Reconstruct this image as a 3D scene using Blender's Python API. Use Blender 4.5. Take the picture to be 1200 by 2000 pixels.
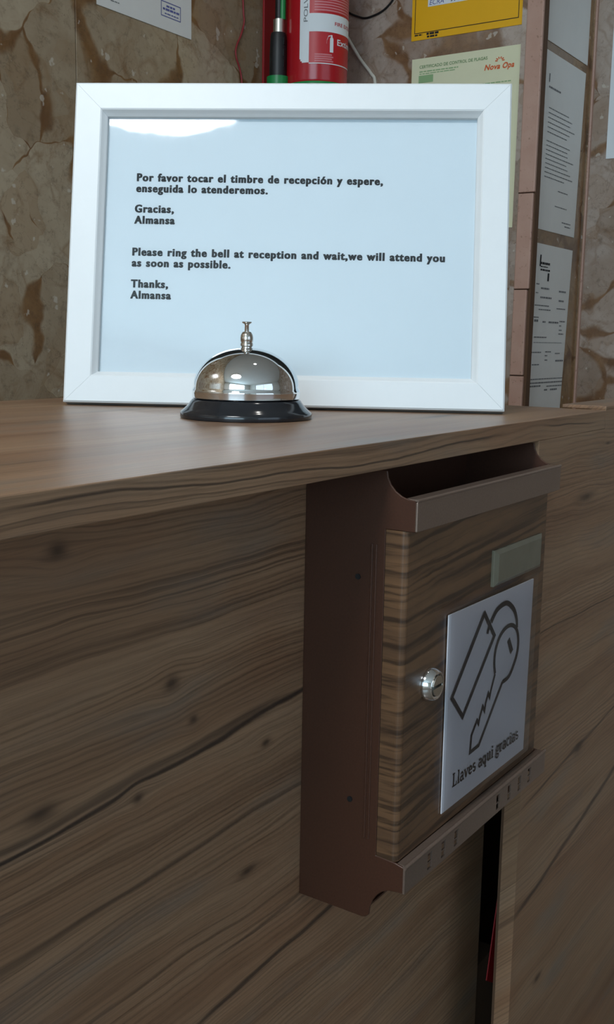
import bpy, math, random
from mathutils import Vector, Matrix

# ------------------------------------------------------------------ reset
for o in list(bpy.data.objects):
    bpy.data.objects.remove(o, do_unlink=True)
scn = bpy.context.scene
COL = scn.collection
ZC = 1.10            # height of the counter top above the floor
R = math.radians
random.seed(4)

# ------------------------------------------------------------------ camera
F_PX = 2061.08
yaw, pitch, roll = R(33.5583), R(9.3025), R(1.0268)
fwd = Vector((math.cos(yaw) * math.cos(pitch), math.sin(yaw) * math.cos(pitch), -math.sin(pitch)))
rt = fwd.cross(Vector((0, 0, 1))).normalized()
up = rt.cross(fwd)
rt, up = rt * math.cos(roll) + up * math.sin(roll), -rt * math.sin(roll) + up * math.cos(roll)
cam_d = bpy.data.cameras.new('camera')
cam = bpy.data.objects.new('camera', cam_d)
COL.objects.link(cam)
cam_d.sensor_fit = 'VERTICAL'
cam_d.sensor_height = 36.0
cam_d.lens = F_PX / 2000 * 36.0
cam_d.clip_start = 0.01
m = Matrix((rt, up, -fwd)).transposed().to_4x4()
m.translation = Vector((0, 0, ZC + 0.0512))
cam.matrix_world = m
scn.camera = cam

# ------------------------------------------------------------------ world and daylight
w = bpy.data.worlds.new('World')
scn.world = w
w.use_nodes = True
bg = w.node_tree.nodes['Background']
bg.inputs[0].default_value = (0.62, 0.80, 1.0, 1)
bg.inputs[1].default_value = 1.0

def area(name, loc, rot, sx, sy, power, col):
    d = bpy.data.lights.new(name, 'AREA')
    d.shape = 'RECTANGLE'
    d.size, d.size_y, d.energy, d.color = sx, sy, power, col
    o = bpy.data.objects.new(name, d)
    o.location, o.rotation_euler = loc, rot
    COL.objects.link(o)
    return o
# daylight entering through the two windows of the room (behind the camera)
area('window_left_offscreen', (-3.05, -0.75, 1.71), (0, R(-90), 0), 1.50, 2.30, 44, (0.60, 0.85, 1.0))
area('window_street_offscreen', (-0.4, -3.05, 1.65), (R(90), 0, 0), 2.60, 1.60, 6, (0.80, 0.91, 1.0))

vs = scn.view_settings
vs.view_transform = 'Standard'
vs.look = 'None'
vs.gamma = 1.0
vs.use_curve_mapping = False
vs.exposure = 0.12

# ------------------------------------------------------------------ node helpers
def lin(r, g, b):
    f = lambda c: (c / 255 / 12.92) if c / 255 <= 0.04045 else ((c / 255 + 0.055) / 1.055) ** 2.4
    return (f(r), f(g), f(b), 1)

class NT:
    def __init__(s, name):
        s.m = bpy.data.materials.new(name)
        s.m.use_nodes = True
        s.t = s.m.node_tree
        s.b = s.t.nodes['Principled BSDF']
        s.out = s.t.nodes['Material Output']
    def n(s, kind, **kw):
        nd = s.t.nodes.new(kind)
        for k, v in kw.items():
            setattr(nd, k, v)
        return nd
    def put(s, sock, v):
        if hasattr(v, 'is_output'):
            s.t.links.new(v, sock)
        else:
            sock.default_value = v
    def math(s, op, a, b=0.0, c=0.0, clamp=False):
        nd = s.n('ShaderNodeMath', operation=op, use_clamp=clamp)
        s.put(nd.inputs[0], a); s.put(nd.inputs[1], b); s.put(nd.inputs[2], c)
        return nd.outputs[0]
    def comb(s, x, y, z=0.0):
        nd = s.n('ShaderNodeCombineXYZ')
        s.put(nd.inputs[0], x); s.put(nd.inputs[1], y); s.put(nd.inputs[2], z)
        return nd.outputs[0]
    def pos(s, kind='world'):
        if kind == 'world':
            v = s.n('ShaderNodeNewGeometry').outputs['Position']
        else:
            v = s.n('ShaderNodeTexCoord').outputs['Object']
        sp = s.n('ShaderNodeSeparateXYZ')
        s.put(sp.inputs[0], v)
        return v, sp.outputs[0], sp.outputs[1], sp.outputs[2]
    def noise(s, vec, scale=1.0, detail=3.0, rough=0.55, dist=0.0):
        nd = s.n('ShaderNodeTexNoise')
        s.put(nd.inputs['Vector'], vec)
        nd.inputs['Scale'].default_value = scale
        nd.inputs['Detail'].default_value = detail
        nd.inputs['Roughness'].default_value = rough
        nd.inputs['Distortion'].default_value = dist
        return nd.outputs[0]
    def ramp(s, fac, stops):
        nd = s.n('ShaderNodeValToRGB')
        s.put(nd.inputs[0], fac)
        e = nd.color_ramp.elements
        while len(e) < len(stops):
            e.new(0.5)
        for el, (p, c) in zip(e, stops):
            el.position = p
            el.color = c if len(c) == 4 else (*c, 1)
        return nd.outputs[0]
    def step(s, v, a, b):
        nd = s.n('ShaderNodeMapRange', interpolation_type='SMOOTHSTEP')
        s.put(nd.inputs[0], v)
        nd.inputs[1].default_value = a; nd.inputs[2].default_value = b
        return nd.outputs[0]
    def mix(s, fac, a, b, mode='MIX'):
        nd = s.n('ShaderNodeMix', data_type='RGBA', blend_type=mode)
        s.put(nd.inputs[0], fac); s.put(nd.inputs[6], a); s.put(nd.inputs[7], b)
        return nd.outputs[2]
    def bump(s, h, strength=0.3, dist=0.001):
        nd = s.n('ShaderNodeBump')
        nd.inputs['Strength'].default_value = strength
        nd.inputs['Distance'].default_value = dist
        s.put(nd.inputs['Height'], h)
        s.put(s.b.inputs['Normal'], nd.outputs[0])
    def set(s, col=None, rough=None, metal=None, spec=None, coat=None):
        if col is not None: s.put(s.b.inputs['Base Color'], col)
        if rough is not None: s.put(s.b.inputs['Roughness'], rough)
        if metal is not None: s.put(s.b.inputs['Metallic'], metal)
        if spec is not None: s.put(s.b.inputs['Specular IOR Level'], spec)
        if coat is not None: s.put(s.b.inputs['Coat Weight'], coat)
        return s.m

def plain(name, rgb, rough=0.5, metal=0.0, spec=0.5, vary=0.05, vscale=40, bump=0.0):
    t = NT(name)
    v, *_ = t.pos('obj')
    n = t.noise(v, vscale, 3)
    c = lin(*rgb)
    d = tuple(x * (1 - vary * 2) for x in c[:3]) + (1,)
    l = tuple(min(1, x * (1 + vary)) for x in c[:3]) + (1,)
    t.set(t.mix(n, d, l), rough, metal, spec)
    if bump:
        t.bump(t.noise(v, vscale * 12, 2), bump, 0.0005)
    return t.m

# --- printed pine / oak laminate of the counter; s is the coordinate across the grain
def wood(name, stops, knots, rough, streaks=(), fine=1.0, seed=0.0, gain=1.0, tint=(84, 86, 84), spec=0.5, ring=0.42, warm=0.45):
    t = NT(name)
    _, x, y, z = t.pos('world')
    s = t.math('ADD', y, t.math('SUBTRACT', z, ZC))
    dark = None
    for (kx, ks, a, el) in knots:
        dx = t.math('DIVIDE', t.math('SUBTRACT', x, kx), a * el)
        ds = t.math('DIVIDE', t.math('SUBTRACT', s, ks), a)
        r2 = t.math('ADD', t.math('MULTIPLY', dx, dx), t.math('MULTIPLY', ds, ds))
        e = t.math('POWER', 2.718, t.math('MULTIPLY', r2, -0.16))
        s = t.math('SUBTRACT', s, t.math('MULTIPLY', t.math('MULTIPLY', ds, a * 0.55), e))
        k = t.math('POWER', 2.718, t.math('MULTIPLY', r2, -1.3))
        dark = k if dark is None else t.math('MAXIMUM', dark, k)
    warp = t.noise(t.comb(t.math('MULTIPLY', x, 5.0), t.math('MULTIPLY', s, 16.0), seed), 1, 2, 0.5)
    warp2 = t.noise(t.comb(t.math('MULTIPLY', x, 26.0), t.math('MULTIPLY', s, 50.0), seed + 3), 1, 2, 0.5)
    sw = t.math('ADD', s, t.math('MULTIPLY', t.math('SUBTRACT', warp, 0.5), 0.022))
    sw = t.math('ADD', sw, t.math('MULTIPLY', t.math('SUBTRACT', warp2, 0.5), 0.0024))
    broad = t.noise(t.comb(t.math('MULTIPLY', x, 2.5), t.math('MULTIPLY', sw, 34.0), seed), 1, 3, 0.55)
    lines = t.noise(t.comb(t.math('MULTIPLY', x, 1.3), t.math('MULTIPLY', sw, 520.0 * fine), seed + 7), 1, 2, 0.6)
    fib = t.noise(t.comb(t.math('MULTIPLY', x, 30.0), t.math('MULTIPLY', s, 1500.0), seed + 9), 1, 2, 0.6)
    base = t.ramp(broad, stops)
    # thin dark growth lines, stronger in some bands than in others
    ln = t.step(lines, 0.52, 0.33)
    msk = t.step(t.noise(t.comb(t.math('MULTIPLY', x, 3.0), t.math('MULTIPLY', s, 22.0), seed + 21), 1, 2), 0.30, 0.72)
    f = t.math('MULTIPLY', ln, t.math('MULTIPLY', t.math('ADD', t.math('MULTIPLY', msk, 0.55), 0.15), gain))
    # regular growth rings, their spacing drifting across the board
    ph = t.math('ADD', t.math('MULTIPLY', sw, 2000.0 * fine), t.math('MULTIPLY', t.noise(t.comb(t.math('MULTIPLY', x, 0.9), t.math('MULTIPLY', sw, 30.0), seed + 31), 1, 2), 26.0))
    rg = t.math('POWER', t.math('MULTIPLY_ADD', t.math('SINE', ph), 0.5, 0.5), 3.0)
    ra = t.step(t.noise(t.comb(t.math('MULTIPLY', x, 4.0), t.math('MULTIPLY', s, 60.0), seed + 35), 1, 2), 0.30, 0.70)
    f = t.math('MAXIMUM', f, t.math('MULTIPLY', t.math('MULTIPLY', rg, ring), t.math('ADD', 0.3, ra)))
    wm = t.step(t.noise(t.comb(t.math('MULTIPLY', x, 7.0), t.math('MULTIPLY', s, 12.0), seed + 51), 1, 2), 0.42, 0.72)
    base = t.mix(t.math('MULTIPLY', wm, warm), base, lin(142, 88, 54))
    c = t.mix(f, base, lin(40, 28, 24), 'MIX')
    # cool weathered patches in the print
    pt = t.step(t.noise(t.comb(t.math('MULTIPLY', x, 6.0), t.math('MULTIPLY', s, 28.0), seed + 41), 1, 3), 0.52, 0.78)
    c = t.mix(t.math('MULTIPLY', pt, 0.45), c, lin(*tint))
    c = t.mix(t.math('MULTIPLY', t.math('SUBTRACT', 1.0, t.step(fib, 0.25, 0.6)), 0.22), c, lin(40, 28, 22))
    # long dark splits
    for (s0, sl, wd, x0, x1, st) in streaks:
        d = t.math('ABSOLUTE', t.math('SUBTRACT', t.math('SUBTRACT', sw, s0), t.math('MULTIPLY', t.math('SUBTRACT', x, x0), sl)))
        k = t.step(d, wd, wd * 0.15)
        k = t.math('MULTIPLY', k, t.math('MULTIPLY', t.step(x, x0 - 0.02, x0 + 0.03), t.step(x, x1 + 0.02, x1 - 0.03)))
        c = t.mix(t.math('MULTIPLY', k, st), c, lin(30, 25, 25))
    if dark is not None:
        c = t.mix(t.math('MULTIPLY', dark, 0.75), c, lin(34, 26, 24))
    t.set(c, t.math('ADD', rough, t.math('MULTIPLY', lines, 0.08)), 0, spec)
    t.bump(t.math('ADD', lines, fib), 0.10, 0.0003)
    return t.m

LAM = [(0.22, lin(112, 84, 64)), (0.45, lin(138, 107, 82)), (0.61, lin(150, 120, 94)), (0.80, lin(124, 101, 83))]
M_TOP = wood('laminate_top', LAM, [(0.33, 0.45, 0.006, 4), (0.66, 0.33, 0.005, 5), (0.25, 0.52, 0.006, 4)], 0.34, fine=0.9, seed=2.0, gain=0.8, tint=(104, 104, 100), ring=0.30, warm=0.2)
M_EDGE = wood('laminate_edge', LAM, [(0.7895, 0.2012, 0.0042, 5), (0.8084, -0.0082, 0.005, 2.5), (0.7434, -0.1793, 0.004, 2.5), (0.835, 0.2395, 0.0012, 5)], 0.34,
              [(-0.10, 0.16, 0.004, 0.68, 1.0, 0.7), (-0.02, 0.10, 0.0022, 0.69, 0.95, 0.6), (0.259, 0.0, 0.0011, 0.22, 0.62, 0.75), (0.109, -0.02, 0.001, 0.69, 0.95, 0.7), (0.2585, -0.005, 0.0009, 0.7, 0.8, 0.7)], fine=0.9, seed=5.0, gain=0.8, tint=(104, 104, 100), ring=0.30, warm=0.2)
M_PANEL = wood('laminate_panel', LAM,
               [(0.2974, 0.2838, 0.0042, 1.6), (0.368, 0.2079, 0.0042, 1.5), (0.3843, 0.1851, 0.0026, 1.6), (0.446, 0.1534, 0.0028, 1.8), (0.3442, 0.1584, 0.003, 1.4), (0.2852, 0.1733, 0.0045, 2.4), (0.43, 0.085, 0.003, 3)], 0.34,
               [(0.1600, 0.045, 0.0022, 0.2, 0.72, 0.85), (0.1668, 0.028, 0.0035, 0.2, 0.46, 0.55), (0.112, 0.02, 0.003, 0.2, 0.6, 0.5), (0.02, 0.05, 0.003, 0.38, 0.75, 0.75), (0.046, 0.06, 0.0018, 0.40, 0.72, 0.5)], fine=0.9, seed=11.0, gain=0.8, tint=(104, 104, 100), ring=0.30, warm=0.2)

# --- polished brecciated marble
def marble(name, clast_a, clast_b, vein, scale=8.5, seed=0.0, rough=0.22):
    t = NT(name)
    v, x, y, z = t.pos('world')
    p = t.comb(t.math('ADD', x, seed), y, z)
    nd = t.n('ShaderNodeTexNoise'); t.put(nd.inputs['Vector'], p); nd.inputs['Scale'].default_value = 9; nd.inputs['Detail'].default_value = 3
    mp = t.n('ShaderNodeVectorMath', operation='MULTIPLY_ADD')
    t.put(mp.inputs[0], nd.outputs[1]); mp.inputs[1].default_value = (0.11, 0.11, 0.11); t.put(mp.inputs[2], p)
    q = mp.outputs[0]
    def vor(sc, feat, out):
        k = t.n('ShaderNodeTexVoronoi', feature=feat)
        t.put(k.inputs['Vector'], q); k.inputs['Scale'].default_value = sc
        return k.outputs[out]
    d1 = vor(scale, 'DISTANCE_TO_EDGE', 'Distance')
    c1 = vor(scale, 'F1', 'Color')
    d2 = vor(scale * 2.6, 'DISTANCE_TO_EDGE', 'Distance')
    c2 = vor(scale * 2.6, 'F1', 'Color')
    sp1 = t.n('ShaderNodeSeparateXYZ'); t.put(sp1.inputs[0], c1)
    sp2 = t.n('ShaderNodeSeparateXYZ'); t.put(sp2.inputs[0], c2)
    n1 = t.noise(p, 24, 5, 0.62)
    n2 = t.noise(p, 90, 4, 0.65)
    n3 = t.noise(p, 5, 3, 0.6)
    base = t.mix(t.step(t.math('ADD', t.math('MULTIPLY', sp1.outputs[0], 0.5), t.math('MULTIPLY', n1, 0.6)), 0.25, 0.85), lin(*clast_a), lin(*clast_b))
    base = t.mix(t.math('MULTIPLY', t.step(sp2.outputs[1], 0.5, 1.0), 0.30), base, lin(*vein))
    # wide earthy seams between some of the clasts, faint thin ones elsewhere
    wv = t.math('ADD', 0.0005, t.math('MULTIPLY', t.step(t.noise(p, 7, 2), 0.44, 0.66), 0.21))
    veins = t.step(t.math('SUBTRACT', 1.0, t.math('DIVIDE', d1, wv), clamp=True), 0.0, 0.75)
    v2 = t.math('MULTIPLY', t.step(d2, 0.10, 0.0), t.step(n1, 0.45, 0.65))
    vc = t.mix(t.step(n1, 0.3, 0.7), lin(*vein), lin(vein[0] * 0.74, vein[1] * 0.66, vein[2] * 0.56))
    c = t.mix(t.math('MULTIPLY', veins, 0.9), base, vc)
    blot = t.step(t.noise(p, 16, 5, 0.7, 0.6), 0.52, 0.74)
    c = t.mix(t.math('MULTIPLY', blot, 0.6), c, lin(vein[0] * 0.85, vein[1] * 0.8, vein[2] * 0.72))
    c = t.mix(t.math('MULTIPLY', v2, 0.35), c, lin(vein[0] * 0.8, vein[1] * 0.75, vein[2] * 0.7))
    # darker mottling, hairline cracks and pale calcite chips
    c = t.mix(t.math('MULTIPLY', t.step(n2, 0.5, 0.75), 0.35), c, lin(70, 58, 46))
    cr = t.noise(p, 13, 5, 0.6, 0.8)
    crk = t.step(t.math('ABSOLUTE', t.math('SUBTRACT', cr, 0.5)), 0.006, 0.001)
    c = t.mix(t.math('MULTIPLY', crk, 0.25), c, lin(60, 46, 36))
    chip = t.math('MULTIPLY', t.step(t.noise(p, 55, 2, 0.5), 0.69, 0.73), 0.6)
    c = t.mix(chip, c, lin(196, 186, 172))
    t.set(c, rough, 0, 0.5)
    return t.m

M_MARBLE_A = marble('marble_brown', (144, 124, 100), (174, 158, 134), (132, 96, 56), 7.0, 0.35)
M_MARBLE_B = marble('marble_rosy', (142, 122, 106), (176, 160, 148), (136, 102, 70), 8.0, 3.1)
M_MARBLE_D = marble('marble_ochre', (138, 106, 72), (150, 120, 86), (122, 90, 56), 10.0, 5.3)

def pink_stone():
    t = NT('pink_edge_stone')
    v, *_ = t.pos('world')
    n = t.noise(v, 30, 5)
    n2 = t.noise(v, 160, 3)
    c = t.mix(n, lin(172, 132, 116), lin(194, 160, 144))
    c = t.mix(t.math('MULTIPLY', t.step(n2, 0.62, 0.72), 0.6), c, lin(122, 88, 70))
    return t.set(c, 0.5)
M_PINK = pink_stone()

def plaster(name, rgb, rough=0.85):
    return plain(name, rgb, rough, 0, 0.3, 0.03, 3, 0.05)
M_WALL = plaster('cream_plaster', (236, 236, 232))
M_CEIL = plaster('white_ceiling', (236, 236, 232))
def floor_mat():
    t = NT('floor_terrazzo')
    v, *_ = t.pos('world')
    b = t.n('ShaderNodeTexBrick', offset=0.0)
    t.put(b.inputs['Vector'], v)
    b.inputs['Scale'].default_value = 1.0
    b.inputs['Brick Width'].default_value = 0.4; b.inputs['Row Height'].default_value = 0.4
    b.inputs['Mortar Size'].default_value = 0.003
    b.inputs['Color1'].default_value = lin(98, 86, 74); b.inputs['Color2'].default_value = lin(90, 80, 70)
    b.inputs['Mortar'].default_value = lin(86, 78, 70)
    c = t.mix(t.math('MULTIPLY', t.noise(v, 70, 3), 0.4), b.outputs[0], lin(116, 106, 96))
    return t.set(c, 0.3)
M_FLOOR = floor_mat()

M_WHITE = plain('white_foil', (222, 226, 228), 0.38, vary=0.015, vscale=60)
M_PAPER = plain('white_paper', (224, 228, 231), 0.85, vary=0.012, vscale=30, spec=0.2)
M_PAPER3 = plain('laminated_paper', (206, 204, 210), 0.5, vary=0.012, vscale=30, spec=0.4)
M_PAPER2 = plain('grey_paper', (226, 224, 220), 0.55, vary=0.03, vscale=20, spec=0.4)
M_INK = plain('black_ink', (40, 40, 44), 0.7, vary=0.02, spec=0.2)
M_INK_G = plain('grey_ink', (120, 120, 122), 0.7, vary=0.02, spec=0.2)
M_INK_GREEN = plain('green_ink', (104, 140, 92), 0.7, vary=0.02, spec=0.2)
M_INK_PALEGREEN = plain('pale_green_ink', (146, 178, 130), 0.7, vary=0.02, spec=0.2)
M_INK_ORANGE = plain('orange_ink', (214, 96, 52), 0.7, vary=0.02, spec=0.2)
M_INK_BLUE = plain('blue_ink', (96, 100, 158), 0.7, vary=0.02, spec=0.2)
M_BOARD = plain('brown_hardboard', (92, 66, 46), 0.8)
M_YELLOW = plain('yellow_plastic', (236, 176, 12), 0.45, vary=0.02)
M_CERT = plain('pale_green_paper', (224, 222, 188), 0.5, vary=0.02)
M_RED = plain('red_enamel', (176, 18, 30), 0.22, vary=0.03, vscale=8)
M_REDMATT = plain('red_board', (150, 18, 24), 0.5, vary=0.03)
M_LABELRED = plain('label_red', (186, 24, 34), 0.4, vary=0.02)
M_LABELPINK = plain('label_pink', (206, 120, 126), 0.5, vary=0.02)
M_GREEN = plain('green_plastic', (6, 128, 62), 0.35, vary=0.03)
M_BLACK = plain('black_rubber', (20, 22, 24), 0.45, vary=0.05)
M_STEEL = plain('brushed_steel', (196, 192, 182), 0.35, 1.0, vary=0.04)
M_WIREW = plain('white_cable_sheath', (212, 208, 196), 0.5)
M_WIRER = plain('red_cable_sheath', (140, 40, 44), 0.5)
M_TWIG = plain('beige_cord', (190, 164, 128), 0.7)
M_TAPE = plain('red_tape', (150, 12, 20), 0.5)

def chrome():
    t = NT('polished_chrome')
    v, *_ = t.pos('obj')
    return t.set(t.mix(t.noise(v, 30), (0.78, 0.79, 0.80, 1), (0.84, 0.85, 0.86, 1)), 0.045, 1.0)
M_CHROME = chrome()
def nickel():
    t = NT('satin_nickel')
    v, *_ = t.pos('obj')
    return t.set(t.mix(t.noise(v, 300), (0.62, 0.58, 0.53, 1), (0.72, 0.69, 0.65, 1)), 0.16, 1.0)
M_NICKEL = nickel()
def enamel():
    t = NT('black_enamel')
    v, *_ = t.pos('obj')
    return t.set(t.mix(t.noise(v, 50), (0.010, 0.011, 0.014, 1), (0.016, 0.018, 0.022, 1)), 0.13, 0, 0.6)
M_ENAMEL = enamel()
def hammered():
    t = NT('brown_metallic_paint')
    v, *_ = t.pos('obj')
    n = t.noise(v, 900, 2)
    t.set(t.mix(n, lin(58, 34, 23), lin(76, 46, 32)), 0.42, 0.08, 0.5)
    t.bump(n, 0.12, 0.0003)
    return t.m
M_BROWN = hammered()
def satin_brown():
    t = NT('bronze_trim_paint')
    v, *_ = t.pos('obj')
    n = t.noise(v, 900, 2)
    return t.set(t.mix(n, lin(124, 106, 96), lin(146, 128, 116)), 0.30, 0.6, 0.5)
M_BRONZE = satin_brown()
def door_wood(name, a, b, d, sc):
    t = NT(name)
    v, x, y, z = t.pos('obj')
    zz = t.math('ADD', z, t.math('MULTIPLY', x, -0.07))
    wv = t.noise(t.comb(t.math('MULTIPLY', x, 22), t.math('MULTIPLY', zz, 50), 0.3), 1, 3)
    s = t.math('ADD', zz, t.math('MULTIPLY', wv, 0.006))
    n = t.noise(t.comb(t.math('MULTIPLY', x, 6), t.math('MULTIPLY', s, 170 * sc), t.math('MULTIPLY', y, 20)), 1, 3, 0.6)
    n2 = t.noise(t.comb(t.math('MULTIPLY', x, 9), t.math('MULTIPLY', s, 46), 4), 1, 3, 0.6)
    c = t.ramp(n2, [(0.28, lin(*a)), (0.52, lin(*b)), (0.74, lin(*a))])
    c = t.mix(t.math('MULTIPLY', t.step(n, 0.56, 0.36), 0.75), c, lin(*d))
    return t.set(c, 0.30, 0, 0.5)
M_DOOR = door_wood('walnut_foil', (76, 56, 42), (106, 78, 55), (40, 30, 24), 1.6)

def glass(name, tint=(1, 1, 1, 1), rough=0.02, wav=0.0, ior=1.5):
    t = NT(name)
    t.t.nodes.remove(t.b)
    tr = t.n('ShaderNodeBsdfTransparent'); tr.inputs[0].default_value = tint
    gl = t.n('ShaderNodeBsdfGlossy'); gl.inputs['Roughness'].default_value = rough
    fr = t.n('ShaderNodeFresnel'); fr.inputs[0].default_value = ior
    mx = t.n('ShaderNodeMixShader')
    t.put(mx.inputs[0], fr.outputs[0]); t.put(mx.inputs[1], tr.outputs[0]); t.put(mx.inputs[2], gl.outputs[0])
    if wav:
        v, *_ = t.pos('obj')
        b = t.n('ShaderNodeBump'); b.inputs['Strength'].default_value = wav; b.inputs['Distance'].default_value = 0.001
        t.put(b.inputs['Height'], t.noise(v, 26, 2))
        t.put(gl.inputs['Normal'], b.outputs[0])
    t.put(t.out.inputs[0], mx.outputs[0])
    return t.m
M_GLASS = glass('clear_acrylic', (0.97, 0.99, 1, 1), 0.03, 0.10)
M_WINGLASS = glass('window_glass', (0.97, 0.985, 1, 1), 0.0)
M_SLEEVE = glass('clear_sleeve', (0.93, 0.93, 0.93, 1), 0.10, 0.5)
def greyplastic():
    t = NT('smoky_clear_plastic')
    v, *_ = t.pos('obj')
    return t.set(t.mix(t.noise(v, 60), lin(96, 93, 80), lin(112, 109, 95)), 0.18, 0, 0.6)
M_PLATE = greyplastic()
def emit(name, col, st):
    t = NT(name)
    t.t.nodes.remove(t.b)
    e = t.n('ShaderNodeEmission'); e.inputs[0].default_value = col; e.inputs[1].default_value = st
    t.put(t.out.inputs[0], e.outputs[0])
    return t.m
M_LAMP = emit('lamp_diffuser', (0.94, 0.98, 1.0, 1), 30.0)
M_SPOT = emit('downlight_diffuser', (1.0, 0.97, 0.92, 1), 60.0)

# ------------------------------------------------------------------ geometry helpers
class G:
    """collects vertices and faces of one mesh"""
    def __init__(s):
        s.v, s.f, s.mi, s.sm = [], [], [], []
    def add(s, vs, fs, mi=0, smooth=False):
        k = len(s.v)
        s.v += [tuple(p) for p in vs]
        for f in fs:
            s.f.append([i + k for i in f]); s.mi.append(mi); s.sm.append(smooth)
        return s
    def box(s, x0, x1, y0, y1, z0, z1, mi=0):
        v = [(x, y, z) for z in (z0, z1) for y in (y0, y1) for x in (x0, x1)]
        return s.add(v, [(0, 2, 3, 1), (4, 5, 7, 6), (0, 1, 5, 4), (2, 6, 7, 3), (0, 4, 6, 2), (1, 3, 7, 5)], mi)
    def lathe(s, prof, c=(0, 0, 0), n=48, axis='z', mi=0, smooth=True):
        c = Vector(c); vs, fs = [], []
        for (r, h) in prof:
            for i in range(n):
                a = 2 * math.pi * i / n
                p = Vector((r * math.cos(a), r * math.sin(a), h))
                if axis == 'y':      # axis pointing to -y
                    p = Vector((p.x, -p.z, p.y))
                elif axis == 'x':
                    p = Vector((p.z, p.x, p.y))
                vs.append(c + p)
        for j in range(len(prof) - 1):
            for i in range(n):
                a, b = j * n + i, j * n + (i + 1) % n
                fs.append((a, b, b + n, a + n))
        if prof[0][0] > 1e-6: fs.append(tuple(range(n))[::-1])
        if prof[-1][0] > 1e-6: fs.append(tuple(range((len(prof) - 1) * n, len(prof) * n)))
        return s.add(vs, fs, mi, smooth)
    def tube(s, pts, r, n=10, mi=0):
        pts = [Vector(p) for p in pts]; vs, fs = [], []
        rr = r if isinstance(r, (list, tuple)) else [r] * len(pts)
        for i, p in enumerate(pts):
            d = (pts[min(i + 1, len(pts) - 1)] - pts[max(i - 1, 0)]).normalized()
            a = d.cross(Vector((0.31, 0.77, 0.55))).normalized(); b = d.cross(a)
            for k in range(n):
                t = 2 * math.pi * k / n
                vs.append(p + (a * math.cos(t) + b * math.sin(t)) * rr[i])
        for i in range(len(pts) - 1):
            for k in range(n):
                q, w_ = i * n + k, i * n + (k + 1) % n
                fs.append((q, w_, w_ + n, q + n))
        fs.append(tuple(range(n))[::-1]); fs.append(tuple(range((len(pts) - 1) * n, len(pts) * n)))
        return s.add(vs, fs, mi, True)
    def prism(s, poly, axis, a, b, mi=0):
        """extrude a 2D polygon (p,q) along x ('x': p=y,q=z) or y ('y': p=x,q=z) or z"""
        def P(p, q, t):
            return {'x': (t, p, q), 'y': (p, t, q), 'z': (p, q, t)}[axis]
        n = len(poly)
        vs = [P(p, q, a) for p, q in poly] + [P(p, q, b) for p, q in poly]
        fs = [tuple(range(n)), tuple(range(n, 2 * n))[::-1]] + [(i, i + n, (i + 1) % n + n, (i + 1) % n) for i in range(n)]
        return s.add(vs, fs, mi)
    def build(s, name, mats, parent=None, bevel=0.0, seg=2, fix=True):
        me = bpy.data.meshes.new(name)
        me.from_pydata(s.v, [], s.f)
        if not isinstance(mats, (list, tuple)): mats = [mats]
        for mt in mats: me.materials.append(mt)
        for p, mi, sm in zip(me.polygons, s.mi, s.sm):
            p.material_index = mi; p.use_smooth = sm
        if fix:
            import bmesh
            bm = bmesh.new(); bm.from_mesh(me)
            bmesh.ops.recalc_face_normals(bm, faces=bm.faces[:])
            for e in bm.edges:
                if len(e.link_faces) == 2 and e.calc_face_angle(0.0) > R(38): e.smooth = False
            bm.to_mesh(me); bm.free()
        me.update()
        o = bpy.data.objects.new(name, me)
        COL.objects.link(o)
        if parent is not None: o.parent = parent
        if bevel:
            md = o.modifiers.new('bevel', 'BEVEL')
            md.width, md.segments, md.limit_method, md.angle_limit = bevel, seg, 'ANGLE', R(40)
        return o

def thing(name, label, cat, loc=(0, 0, 0), rot=(0, 0, 0), group=None):
    o = bpy.data.objects.new(name, None)
    COL.objects.link(o)
    o.empty_display_size = 0.05
    o.location, o.rotation_euler = loc, rot
    o['label'], o['category'] = label, cat
    if group: o['group'] = group
    return o
def tag(o, label, cat, group=None):
    o['label'], o['category'] = label, cat
    if group: o['group'] = group
    return o
def struct(o, label, cat):
    o['kind'] = 'structure'; o['label'] = label; o['category'] = cat
    return o

# --- flat print: 2D vertices/faces
def stroke(pts, wd, closed=False):
    pts = [Vector(p).to_2d() for p in pts]
    n = len(pts); vs, fs = [], []
    for i in range(n):
        a = pts[(i - 1) % n] if (closed or i) else None
        b = pts[(i + 1) % n] if (closed or i < n - 1) else None
        d1 = (pts[i] - a).normalized() if a is not None else None
        d2 = (b - pts[i]).normalized() if b is not None else None
        if d1 is None: d1 = d2
        if d2 is None: d2 = d1
        t = d1 + d2
        t = t.normalized() if t.length > 1e-6 else d1
        nr = Vector((-t.y, t.x)); k = max(0.45, nr.dot(Vector((-d1.y, d1.x))))
        wi = (wd[i] if isinstance(wd, (list, tuple)) else wd) / 2 / k
        vs += [pts[i] + nr * wi, pts[i] - nr * wi]
    m_ = n if closed else n - 1
    for i in range(m_):
        j = (i + 1) % n
        fs.append((2 * i, 2 * i + 1, 2 * j + 1, 2 * j))
    return vs, fs
def rect(x0, y0, x1, y1):
    return [Vector((x0, y0)), Vector((x1, y0)), Vector((x1, y1)), Vector((x0, y1))], [(0, 1, 2, 3)]
_txt = {}
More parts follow.
